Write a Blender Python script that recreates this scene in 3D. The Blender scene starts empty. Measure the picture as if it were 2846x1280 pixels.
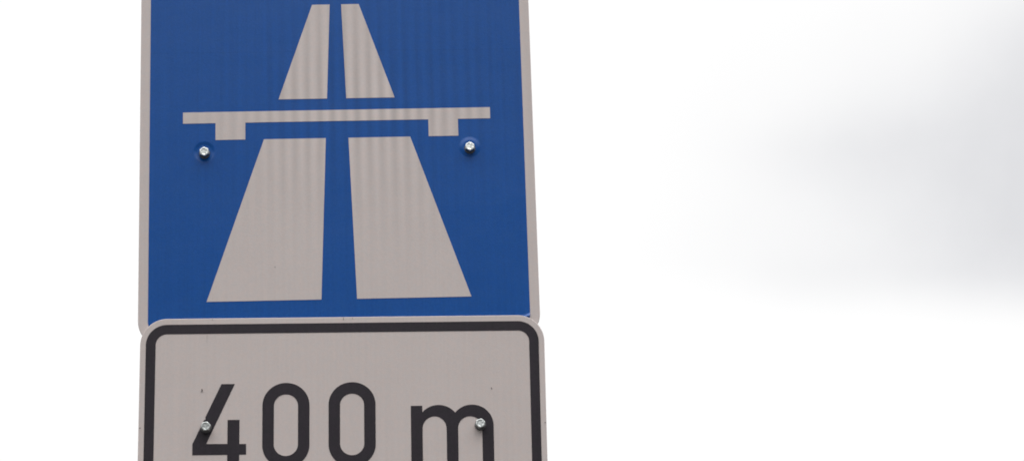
import bpy, bmesh, math, random
from mathutils import Vector, Matrix

# ------------------------------------------------------------------ camera
S = bpy.context.scene
COL = S.collection
Z0 = 3.391                       # height of the sign's reference point above the ground
yaw, pitch, roll = -0.04478445514529848, 0.3339757371607009, -0.034232074600087974
fw = Vector((-math.sin(yaw)*math.cos(pitch), math.cos(yaw)*math.cos(pitch), math.sin(pitch)))
x0 = Vector((math.cos(yaw), math.sin(yaw), 0)); u0 = x0.cross(fw)
cx = math.cos(roll)*x0 + math.sin(roll)*u0
cu = -math.sin(roll)*x0 + math.cos(roll)*u0
cd = bpy.data.cameras.new('camera'); cam = bpy.data.objects.new('camera', cd); COL.objects.link(cam)
m = Matrix((cx, cu, -fw)).transposed().to_4x4()
m.translation = Vector((0.09753522717310857, -5.137378592355531, Z0 - 1.7910989503733543))
cam.matrix_world = m
cd.sensor_fit = 'HORIZONTAL'; cd.sensor_width = 36.0; cd.lens = 8000/2846*36.0
cd.clip_start = 0.05; cd.clip_end = 3000
S.camera = cam
S.cycles.filter_width = 1.8            # the photograph is a little soft

# ------------------------------------------------------------------ view, world, sun
S.view_settings.view_transform = 'Standard'; S.view_settings.look = 'None'
S.view_settings.exposure = 0; S.view_settings.gamma = 1; S.view_settings.use_curve_mapping = False
SUN_EL, SUN_AZ = math.radians(48), math.radians(-35)     # behind the sign, to the left (azimuth from +Y towards +X)
W = bpy.data.worlds.new('World'); S.world = W; W.use_nodes = True

class NT:
    """tiny helper to write node maths"""
    def __init__(s, t): s.t = t; t.nodes.clear()
    def n(s, typ, **k):
        x = s.t.nodes.new(typ)
        for a, b in k.items(): setattr(x, a, b)
        return x
    def put(s, sock, v):
        if isinstance(v, bpy.types.NodeSocket): s.t.links.new(v, sock)
        else: sock.default_value = v
    def m(s, op, a, b=0.0, c=0.0, clamp=False):
        x = s.n('ShaderNodeMath', operation=op, use_clamp=clamp)
        s.put(x.inputs[0], a); s.put(x.inputs[1], b)
        if len(x.inputs) > 2: s.put(x.inputs[2], c)
        return x.outputs[0]
    def add(s, *v):
        r = v[0]
        for w in v[1:]: r = s.m('ADD', r, w)
        return r
    def mul(s, *v):
        r = v[0]
        for w in v[1:]: r = s.m('MULTIPLY', r, w)
        return r
    def step(s, v, a, b):          # smoothstep
        x = s.n('ShaderNodeMapRange', interpolation_type='SMOOTHSTEP')
        s.put(x.inputs[0], v); x.inputs[1].default_value = a; x.inputs[2].default_value = b
        return x.outputs[0]
    def noise(s, vec, scale, detail=3, rough=0.5):
        x = s.n('ShaderNodeTexNoise'); s.t.links.new(vec, x.inputs['Vector'])
        x.inputs['Scale'].default_value = scale; x.inputs['Detail'].default_value = detail
        x.inputs['Roughness'].default_value = rough
        return x.outputs['Fac']
    def mix(s, f, a, b, typ='MIX'):
        x = s.n('ShaderNodeMix', data_type='RGBA', blend_type=typ)
        s.put(x.inputs[0], f); s.put(x.inputs[6], a); s.put(x.inputs[7], b)
        return x.outputs[2]
    def gauss(s, dx, dz, sx, sz):  # exp(-(dx/sx)^2-(dz/sz)^2)
        q = s.add(s.m('POWER', s.m('ABSOLUTE', s.mul(dx, 1/sx)), 2.0), s.m('POWER', s.m('ABSOLUTE', s.mul(dz, 1/sz)), 2.0))
        return s.m('EXPONENT', s.mul(q, -1.0))

K = 0.1                                            # world strength
w = NT(W.node_tree)
sky = w.n('ShaderNodeTexSky', sky_type='NISHITA'); sky.sun_disc = False
sky.sun_elevation = SUN_EL; sky.sun_rotation = SUN_AZ
sky.dust_density = 3; sky.air_density = 1
tc = w.n('ShaderNodeTexCoord'); D = tc.outputs['Generated']
sp = w.n('ShaderNodeSeparateXYZ'); w.t.links.new(D, sp.inputs[0])
dx, dy, dz = sp.outputs
wob = w.mul(w.add(w.noise(D, 9, 4, 0.5), -0.5), 0.022)
wob2 = w.mul(w.add(w.noise(D, 23, 3, 0.5), -0.5), 0.012)
X = w.add(dx, wob); Zc = w.add(dz, w.mul(wob, -0.5), wob2)
def blob(px, pz, sx, sz, amp):
    return w.mul(w.gauss(w.add(X, -px), w.add(Zc, -pz), sx, sz), amp)
# overcast: grey bellies of cloud scattered all over, one of them right of the sign
field = w.add(blob(.222, .316, .046, .042, .92), blob(.170, .346, .032, .017, .32), blob(.245, .372, .042, .032, .85),
              blob(.150, .300, .026, .012, .22), blob(.140, .352, .022, .010, .10), blob(.165, .352, .062, .038, .27), blob(.135, .312, .045, .022, .16))
field = w.mul(field, w.add(.80, w.mul(w.noise(D, 30, 4, .55), .4)))
edge = w.step(w.add(dz, w.mul(wob, .3), w.mul(w.add(X, -.21), 0.12)), .281, .306)
field = w.mul(field, edge)
far = w.step(w.noise(D, 2.2, 5, 0.55), .50, .72)
farmask = w.step(dx, .36, .60)
farmask = w.m('MAXIMUM', farmask, w.step(dy, .55, .25))
grey = w.m('MINIMUM', w.m('MAXIMUM', field, w.mul(far, farmask, 0.8)), 1.0)
# brighter towards the sun's side and the zenith, dimmer behind the camera and near the horizon there
base = w.add(1.00, w.mul(w.step(dy, -.4, .8), 0.06), w.mul(w.step(dz, .5, .95), 2.9))
tl = w.add(dz, w.mul(w.add(w.noise(D, 5, 2, .5), -.5), .10))
back = w.mul(w.step(dy, .2, -.6), w.step(tl, .46, .30), 0.90)
lum = w.mul(w.m('SUBTRACT', base, back), w.m('SUBTRACT', 1.0, w.mul(grey, 0.275)))
lum = w.mul(lum, 1/K)
cc = w.n('ShaderNodeCombineColor')
w.t.links.new(w.mul(lum, 1.0), cc.inputs[0]); w.t.links.new(w.mul(lum, w.add(.995, w.mul(grey, .004))), cc.inputs[1])
w.t.links.new(w.mul(lum, w.add(.985, w.mul(grey, .033))), cc.inputs[2])
colr = w.mix(0.94, sky.outputs[0], cc.outputs[0])
bg = w.n('ShaderNodeBackground'); w.t.links.new(colr, bg.inputs[0]); bg.inputs[1].default_value = K
wo = w.n('ShaderNodeOutputWorld'); w.t.links.new(bg.outputs[0], wo.inputs[0])

sl = bpy.data.lights.new('sun', 'SUN'); sl.energy = 0.6; sl.angle = math.radians(25); sl.color = (1, .96, .9)
so = bpy.data.objects.new('sun', sl); COL.objects.link(so)
sd = Vector((math.sin(SUN_AZ)*math.cos(SUN_EL), math.cos(SUN_AZ)*math.cos(SUN_EL), math.sin(SUN_EL)))
so.rotation_euler = sd.to_track_quat('Z', 'Y').to_euler()

# ------------------------------------------------------------------ materials
def mat(name):
    mt = bpy.data.materials.new(name); mt.use_nodes = True
    n = NT(mt.node_tree)
    b = n.n('ShaderNodeBsdfPrincipled'); o = n.n('ShaderNodeOutputMaterial')
    n.t.links.new(b.outputs[0], o.inputs[0])
    t = n.n('ShaderNodeTexCoord'); s = n.n('ShaderNodeSeparateXYZ'); n.t.links.new(t.outputs['Object'], s.inputs[0])
    return mt, n, b, t.outputs['Object'], s.outputs
def bump(n, b, h, dist, strength=1.0):
    x = n.n('ShaderNodeBump'); x.inputs['Distance'].default_value = dist; x.inputs['Strength'].default_value = strength
    n.t.links.new(h, x.inputs['Height']); n.t.links.new(x.outputs[0], b.inputs['Normal'])

BX, BZ = 0.2525, 0.1635            # bolts of the blue sign (relative to its origin)

def stripes(n, P, s):
    """ribs in the prismatic sheeting: upright bands about 24 mm apart, strongest right of the middle"""
    X, Y, Z = s
    wv = n.add(n.mul(X, 2*math.pi/0.0237), n.mul(n.noise(P, 7, 2), 1.6))
    band = n.m('SINE', wv)
    msk = n.gauss(n.add(X, -0.06), n.add(Z, -0.28), .26, .21)
    irr = n.add(0.5, n.noise(P, 11, 2))
    return n.mul(band, msk, irr)

def sheeting(name, col, rough, streak=0.0, mott=0.03, tint=(1.03, 1.0, .985), dimple=False, spec=0.5, seam=False):
    mt, n, b, P, s = mat(name)
    # fine grain of the microprism foil, weak mottling, weathering
    g1 = n.noise(P, 420, 2, .7); g2 = n.noise(P, 170, 3, .7); g3 = n.noise(P, 5, 3, .5)
    v = n.add(1.0, n.mul(n.add(g1, -.5), mott*4.0), n.mul(n.add(g2, -.5), mott*4.0), n.mul(n.add(g3, -.5), mott*1.5))
    if streak: v = n.add(v, n.mul(stripes(n, P, s), streak))
    mp = n.n('ShaderNodeMapping'); n.t.links.new(P, mp.inputs[0]); mp.inputs['Scale'].default_value = (150, 1, 2.2)
    st = n.noise(mp.outputs[0], 1, 2, .5)                       # faint upright draw lines of the roll
    v = n.add(v, n.mul(n.add(st, -.5), mott*2.8))
    if seam:                                                     # butt joint in the foil near the top
        q = n.m('ABSOLUTE', n.add(s[2], n.mul(s[0], .004), -.3655))
        v = n.m('SUBTRACT', v, n.mul(n.step(q, .0012, .0004), 0.07))
    cc = n.n('ShaderNodeCombineColor')
    for i in range(3): n.t.links.new(n.mul(v, col[i]), cc.inputs[i])
    hue = n.noise(P, 90, 3, .6)
    c = n.mix(n.step(hue, .35, .65), cc.outputs[0], (tint[0], tint[1], tint[2], 1), 'MULTIPLY')
    n.t.links.new(c, b.inputs['Base Color'])
    b.inputs['Roughness'].default_value = rough
    b.inputs['Specular IOR Level'].default_value = spec
    vo = n.n('ShaderNodeTexVoronoi'); n.t.links.new(P, vo.inputs['Vector']); vo.inputs['Scale'].default_value = 330
    h = n.mul(n.add(n.mul(vo.outputs['Distance'], .4), g1), .00012)
    h = n.add(h, n.mul(g3, .0015))
    if dimple:
        ax = n.m('SUBTRACT', n.m('ABSOLUTE', s[0]), BX); az = n.m('SUBTRACT', s[2], BZ)
        rad = n.m('SQRT', n.add(n.mul(ax, ax), n.mul(az, az)))
        h = n.add(h, n.mul(n.step(rad, .0215, .0125), n.m('SIGN', s[0]), .0015))
    bump(n, b, h, 1.0, 1.0)
    return mt

M_WHITE = sheeting('white_reflective_foil', (.700, .630, .612), .42, streak=.125)
M_WHITEP = sheeting('white_plate_foil', (.704, .632, .612), .42)
M_BLUE = sheeting('blue_reflective_foil', (.0080, .096, .398), .22, streak=.09, mott=.08, tint=(1.25, 1.03, .97), dimple=True, spec=.44, seam=True)
M_BLACK = sheeting('black_foil', (.034, .0295, .036), .30, mott=.12, tint=(1.1, 1, 1.08), spec=.42)
M_DIRT = sheeting('dirt', (.15, .13, .125), .8, mott=.2)
M_DIRTL = sheeting('faint_dirt', (.42, .37, .35), .8, mott=.2)

def metal(name, col, r0, r1, sc, bmp=.0002, met=1.0):
    mt, n, b, P, s = mat(name)
    a = n.noise(P, sc, 4, .6)
    b.inputs['Metallic'].default_value = met
    cc = n.n('ShaderNodeCombineColor'); v = n.add(.72, n.mul(a, .56))
    for i in range(3): n.t.links.new(n.mul(v, col[i]), cc.inputs[i])
    n.t.links.new(cc.outputs[0], b.inputs['Base Color'])
    n.t.links.new(n.add(r0, n.mul(a, r1-r0)), b.inputs['Roughness'])
    bump(n, b, n.mul(a, bmp), 1.0, 1.0)
    return mt
M_ZINC = metal('zinc_plated_steel', (.86, .89, .87), .25, .6, 420, .0006)
M_ZINCD = metal('weathered_zinc', (.66, .69, .68), .3, .6, 420, .0006)
M_SIDE = metal('shaded_zinc', (.20, .205, .215), .35, .6, 420, .0004)  # bolt sides: reflection of the dark ground put into a darker zinc colour
M_WASH = metal('shaded_zinc_washer', (.20, .205, .21), .35, .6, 300, .0003, .9)  # washer: shade around the bolt head painted in as darker zinc
M_ALU = metal('raw_aluminium', (.42, .42, .42), .4, .6, 40, .0001, .85)
M_GALV = metal('galvanised_steel', (.46, .48, .49), .45, .65, 18, .0002, .8)

# ------------------------------------------------------------------ helpers
def link(name, me, material, parent=None, loc=(0, 0, 0)):
    o = bpy.data.objects.new(name, me); COL.objects.link(o)
    for mm in (material if isinstance(material, (list, tuple)) else [material]): me.materials.append(mm)
    o.location = loc; o.parent = parent
    return o
def empty(name, loc, label, cat, group=None, rot=(0, 0, 0)):
    o = bpy.data.objects.new(name, None); COL.objects.link(o); o.location = loc; o.rotation_euler = rot
    o.empty_display_size = .1; o['label'] = label; o['category'] = cat
    if group: o['group'] = group
    return o
def rrect(x0, x1, z0, z1, r, n=14):
    P = []
    for cxx, czz, a0 in ((x1-r, z1-r, 0), (x0+r, z1-r, 90), (x0+r, z0+r, 180), (x1-r, z0+r, 270)):
        for i in range(n+1):
            a = math.radians(a0+90*i/n); P.append((cxx+r*math.cos(a), czz+r*math.sin(a)))
    return P
def solid(bm, loops, yf, yb, bev=0.0, mi=0):
    """prism seen from -Y. loops = [outer] or [outer, inner] with the same number of points.
    bev rounds the outer front rim."""
    outer = loops[0]; n = len(outer)
    def ring(L, y): return [bm.verts.new((p[0], y, p[1])) for p in L]
    def inset(L, d):
        o = []
        for i in range(len(L)):
            a, b_, c = Vector(L[i-1]), Vector(L[i]), Vector(L[(i+1) % len(L)])
            t = (c-a).normalized(); nn = Vector((-t.y, t.x)); o.append(tuple(b_+nn*d))
        return o
    back = ring(outer, yb)
    if bev:
        r1 = ring(outer, yf+bev); r2 = ring(inset(outer, bev*.35), yf+bev*.3); r3 = ring(inset(outer, bev), yf)
        rings = [back, r1, r2, r3]
    else:
        rings = [back, ring(outer, yf)]
    for A, B in zip(rings, rings[1:]):
        for i in range(n):
            j = (i+1) % n; bm.faces.new((A[i], B[i], B[j], A[j])).material_index = mi
    if len(loops) == 1:
        bm.faces.new(rings[-1]).material_index = mi; bm.faces.new(list(reversed(back))).material_index = mi
    else:
        fi = ring(loops[1], yf); bi = ring(loops[1], yb)
        F = rings[-1]
        for i in range(n):
            j = (i+1) % n
            bm.faces.new((F[i], fi[i], fi[j], F[j])); bm.faces.new((fi[i], bi[i], bi[j], fi[j])); bm.faces.new((bi[i], back[i], back[j], bi[j]))
def done(bm, name, material, parent=None, loc=(0, 0, 0), smooth=False):
    bmesh.ops.recalc_face_normals(bm, faces=bm.faces)
    me = bpy.data.meshes.new(name); bm.to_mesh(me); bm.free()
    if smooth:
        for p in me.polygons: p.use_smooth = True
    return link(name, me, material, parent, loc)
def poly(name, loops, yf, yb, material, parent, bev=0.0, loc=(0, 0, 0)):
    bm = bmesh.new(); solid(bm, loops, yf, yb, bev)
    return done(bm, name, material, parent, loc)
def box(bm, x0, x1, y0, y1, z0, z1):
    v = [bm.verts.new((x, y, z)) for x in (x0, x1) for y in (y0, y1) for z in (z0, z1)]
    for f in ((0, 1, 3, 2), (4, 6, 7, 5), (0, 4, 5, 1), (2, 3, 7, 6), (0, 2, 6, 4), (1, 5, 7, 3)): bm.faces.new([v[i] for i in f])
def tube(bm, x, y, z0, z1, r, n=40):
    A = [bm.verts.new((x+r*math.cos(2*math.pi*i/n), y+r*math.sin(2*math.pi*i/n), z0)) for i in range(n)]
    B = [bm.verts.new((v.co.x, v.co.y, z1)) for v in A]
    for i in range(n):
        j = (i+1) % n; bm.faces.new((A[i], A[j], B[j], B[i])).smooth = True
    bm.faces.new(B); bm.faces.new(list(reversed(A)))
def speck(bm, pts, yf, mi):          # a scrap of dirt lying on the face
    A = [bm.verts.new((x, yf-.0009, z)) for x, z in pts]; f = bm.faces.new(A); f.material_index = mi

# ------------------------------------------------------------------ ground (below the frame)
bm = bmesh.new()
v = [bm.verts.new(p) for p in ((-900, -900, 0), (900, -900, 0), (900, 900, 0), (-900, 900, 0))]; bm.faces.new(v)
mt, n, b, P, s = mat('asphalt')
c = n.mix(n.step(n.noise(P, .8, 6, .6), .35, .65), (.045, .045, .046, 1), (.065, .063, .060, 1))
n.t.links.new(c, b.inputs['Base Color']); b.inputs['Roughness'].default_value = .95
bump(n, b, n.noise(P, 30, 4), .03)
g = done(bm, 'ground', mt); g['kind'] = 'structure'

# ------------------------------------------------------------------ hex bolts
def make_bolt(parent, x, y, z, turn, seed, tilt=0.0, face=None):
    """flanged hexagon bolt; y = the face it is screwed against. head > washer"""
    rnd = random.Random(seed)
    bm = bmesh.new(); N = 48
    AF = .0083
    def ringp(f, y_, hexa):
        L = []
        for i in range(N):
            a = 2*math.pi*i/N
            ah = (a % (math.pi/3)) - math.pi/6
            rh = AF/math.cos(ah); r = rh*hexa*f + (1-hexa)*f*AF*1.04
            L.append(bm.verts.new((r*math.cos(a+turn), y_, r*math.sin(a+turn))))
        return L
    H = .0135
    prof = [(1.0, -.0030, 1), (1.0, -.0112, 1), (.985, -.0122, .85), (.95, -.0131, .55), (.86, -.0135, .15), (.70, -.0134, 0), (.62, -.0131, 0), (.45, -.0130, 0), (.10, -.0131, 0)]
    R = [ringp(*p) for p in prof]
    for A, B in zip(R, R[1:]):
        for i in range(N):
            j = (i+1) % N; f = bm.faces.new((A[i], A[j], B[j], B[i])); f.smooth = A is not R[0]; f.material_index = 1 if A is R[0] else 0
    bm.faces.new(R[-1])
    # raised strength marks on the face
    for k in range(3):
        a = turn + .6 + k*2.1 + rnd.uniform(-.3, .3); r = .0050
        px, pz = r*math.cos(a), r*math.sin(a)
        L0 = [(px+.0013*math.cos(t)*(1+.4*rnd.random()), pz+.0009*math.sin(t)) for t in [i*math.pi/4 for i in range(8)]]
        A = [bm.verts.new((q[0], -.0128, q[1])) for q in L0]; B = [bm.verts.new((q[0]*.97, -.0135-.0004*rnd.random(), q[1]*.97)) for q in L0]
        for i in range(8): bm.faces.new((A[i], A[(i+1) % 8], B[(i+1) % 8], B[i]))
        bm.faces.new(B)
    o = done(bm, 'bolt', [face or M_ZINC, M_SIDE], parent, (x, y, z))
    o.rotation_euler = (tilt, 0, tilt*.5)
    bm = bmesh.new()
    prof = [(.0104, .0006), (.0106, -.0006), (.0104, -.0018), (.0096, -.0030), (.0086, -.0036), (.0070, -.0038)]
    R = [[bm.verts.new((r*math.cos(2*math.pi*i/N), y_, r*math.sin(2*math.pi*i/N))) for i in range(N)] for r, y_ in prof]
    for A, B in zip(R, R[1:]):
        for i in range(N):
            j = (i+1) % N; bm.faces.new((A[i], A[j], B[j], B[i])).smooth = True
    bm.faces.new(R[-1]); bm.faces.new(R[0])
    done(bm, 'washer', M_WASH, o)
    return o

# ------------------------------------------------------------------ the blue sign
sign = empty('motorway_sign', (0, 0, 0), 'large blue square road sign with white motorway and bridge symbol, above the white plate', 'road sign')
L = (0, 0, Z0)
zb, zt = -.221, .548
bm = bmesh.new(); solid(bm, [rrect(-.375, .375, zb, zt, .050)], 0.0, .003, .0012)
panel = done(bm, 'panel', M_WHITE, sign, L)
poly('blue_field', [rrect(-.3564, .3564, zb+.019, zt-.019, .030)], -.0004, .0008, M_BLUE, sign, 0, L)
def sym(name, pts, label=None):
    bm = bmesh.new()
    solid(bm, [pts], -.0008, -.0002)
    o = done(bm, name, M_WHITE, sign, L)
    if label: o['label'] = label
    return o
A = dict(uto=.0451, uti=.0111, ubo=.1111, ubi=.0184, lto=.1393, lti=.0216, lbo=.2474, lbi=.0333)
ZT, ZU, ZLT, ZLB = .4633, .2675, .1864, -.1360
for sx, side in ((-1, 'left'), (1, 'right')):
    up = [(sx*A['ubi'], ZU), (sx*A['ubo'], ZU), (sx*A['uto'], ZT), (sx*A['uti'], ZT)]
    lo = [(sx*A['lbi'], ZLB), (sx*A['lbo'], ZLB), (sx*A['lto'], ZLT), (sx*A['lti'], ZLT)]
    if sx > 0: up.reverse(); lo.reverse()
    up.reverse(); lo.reverse()
    sym('carriageway_symbol', up, f'upper {side} white carriageway wedge above the bridge bar')
    o = sym('carriageway_symbol', lo, f'lower {side} large white carriageway wedge below the bridge bar')
    if sx < 0:
        bm = bmesh.new(); bm.from_mesh(o.data)
        speck(bm, [(-.1208, -.0712), (-.1188, -.0718), (-.1184, -.0696), (-.1203, -.0692)], -.0002, 1)
        bm.to_mesh(o.data); bm.free(); o.data.materials.append(M_DIRTL)
zbt, zbb, zpb, bo, po, pi_ = .2438, .2211, .1866, .2933, .2313, .1747
br = [(-bo, zbt), (-bo, zbb), (-po, zbb), (-po, zpb), (-pi_, zpb), (-pi_, zbb), (pi_, zbb), (pi_, zpb), (po, zpb), (po, zbb), (bo, zbb), (bo, zbt)]
sym('bridge_symbol', br)
# the corner of the blue foil that has come loose
bm = bmesh.new()
q = [bm.verts.new(p) for p in ((.3562, -.0006, -.1700), (.3400, -.0006, -.1745), (.3420, -.0016, -.1790), (.3560, -.0040, -.1765))]
bm.faces.new(q); done(bm, 'loose_foil_corner', M_BLUE, sign, L)

make_bolt(sign, -.2527+.0006, -.0006, Z0+BZ-.0040, .62, 1, .02)
make_bolt(sign, .2525, -.0006, Z0+BZ-.0038, .50, 2, -.02)

# rails, clamps and post behind the sign
bm = bmesh.new()
for z in (Z0+BZ, Z0+.43):
    box(bm, -.34, .34, .0035, .022, z-.019, z+.019)
done(bm, 'mounting_rail', M_ALU, sign)
bm = bmesh.new(); tube(bm, 0, .062, 0, Z0+zt-.03, .038); done(bm, 'post', M_GALV, sign)
bm = bmesh.new(); tube(bm, 0, .062, Z0+zt-.03, Z0+zt-.015, .0395); done(bm, 'post_cap', M_BLACK, sign)
for z in (Z0+BZ, Z0+.43):
    bm = bmesh.new(); tube(bm, 0, .062, z-.016, z+.016, .0405); done(bm, 'clamp', M_GALV, sign)

# ------------------------------------------------------------------ the white distance plate (hangs 0.6 degrees out of true)
TH = .0105
plate = empty('distance_plate', (.006, -.005, Z0-.1723), 'white rectangular plate with black border reading 400 m, below the blue sign', 'sign plate', rot=(0, TH, 0))
bm = bmesh.new(); solid(bm, [rrect(-.3755, .3755, -.412, 0, .050)], 0.0, .003, .0012)
# nicks and dirt on the plate
speck(bm, [(-.2612, -.1375), (-.2592, -.1360), (-.2580, -.1400), (-.2595, -.1425), (-.2622, -.1428), (-.2604, -.1405)], 0, 1)
speck(bm, [(.2738, -.1405), (.2752, -.1400), (.2762, -.1432), (.2750, -.1438)], 0, 1)
speck(bm, [(-.3743, -.2089), (-.3708, -.2091), (-.3708, -.2102), (-.3743, -.2101)], 0, 1)
speck(bm, [(.3716, -.2080), (.3742, -.2078), (.3742, -.2092), (.3720, -.2093)], 0, 1)
speck(bm, [(.0008, -.0016), (.0018, -.0016), (.0018, -.0062), (.0009, -.0062)], 0, 1)
for u, l in ((.0175, .003), (-.243, .002)):
    speck(bm, [(u, -.0018), (u+.0016, -.0018), (u+.0015, -.0018-min(l, .006)), (u+.0002, -.0018-min(l, .005))], 0, 2)
# runs that rain has drawn down from the sign's lower edge
for u, a, b_ in ((-.2520, -.032, -.048),):
    speck(bm, [(u, a), (u+.0005, a), (u+.0004, b_), (u+.0001, b_)], 0, 2)
pp = done(bm, 'panel', [M_WHITEP, M_DIRT, M_DIRTL], plate)
poly('border', [rrect(-.3648, .3648, -.4005, -.0118, .039), rrect(-.3466, .3470, -.3820, -.0301, .021)], -.0004, .0008, M_BLACK, plate)

CAP, BASE = -.1275, -.2868
four = [(-.2241, CAP), (-.1994, CAP), (-.2508, -.2412), (-.2120, -.2415), (-.2120, -.1960), (-.1901, -.1960), (-.1901, -.2418),
        (-.1776, -.2418), (-.1776, -.2620), (-.1901, -.2620), (-.1901, BASE), (-.2120, BASE), (-.2120, -.2621), (-.2760, -.2621), (-.2760, -.2411),
        (-.2553, -.1958), (-.2528, -.1947), (-.2521, -.1925), (-.2534, -.1922), (-.2527, -.1901)]
four.reverse()
poly('numeral', [four], -.0004, .0008, M_BLACK, plate)['label'] = 'black numeral 4'
def zero(c):
    Lo = rrect(c-.0433, c+.0433, BASE-.0009, CAP+.0009, .0430, 22)
    Li = rrect(c-.0222, c+.0222, BASE+.0212, CAP-.0211, .0221, 22)
    o = poly('numeral', [Lo, Li], -.0004, .0008, M_BLACK, plate); o['label'] = 'black numeral 0'
zero(-.1049); zero(.0168)
def arc(cx_, cz_, rx, rz, a0, a1, n=22):
    return [(cx_+rx*math.cos(math.radians(a0+(a1-a0)*i/n)), cz_+rz*math.sin(math.radians(a0+(a1-a0)*i/n))) for i in range(n+1)]
def ang(r, d): return math.degrees(math.acos(d/r))
c1, c2, rr, zc = .1762, .2380, .0396, -.2120
mm_ = [(.1252, BASE), (.1252, -.1734), (.1464, -.1734)]
mm_ += arc(c1, zc, rr, .0398, 180-ang(rr, c1-.1464), ang(rr, (c2-c1)/2))
mm_ += arc(c2, zc, rr, .0398, 180-ang(rr, (c2-c1)/2), 0)[1:]
mm_ += [(.2776, BASE), (.2565, BASE)] + arc(.23425, -.2172, .02225, .0227, 0, 180)
mm_ += [(.2120, BASE), (.1908, BASE)] + arc(.16865, -.2172, .02215, .0232, 0, 180) + [(.1465, BASE)]
mm_.reverse()
poly('letter', [mm_], -.0004, .0008, M_BLACK, plate)['label'] = 'black letter m'
make_bolt(plate, -.2514, -.0006, -.2106, .15, 3, .03, M_ZINCD)
make_bolt(plate, .2531, -.0006, -.2118, .30, 4, -.03, M_ZINCD)
bm = bmesh.new(); box(bm, -.34, .34, .0035, .022, -.229, -.191); done(bm, 'mounting_rail', M_ALU, plate)
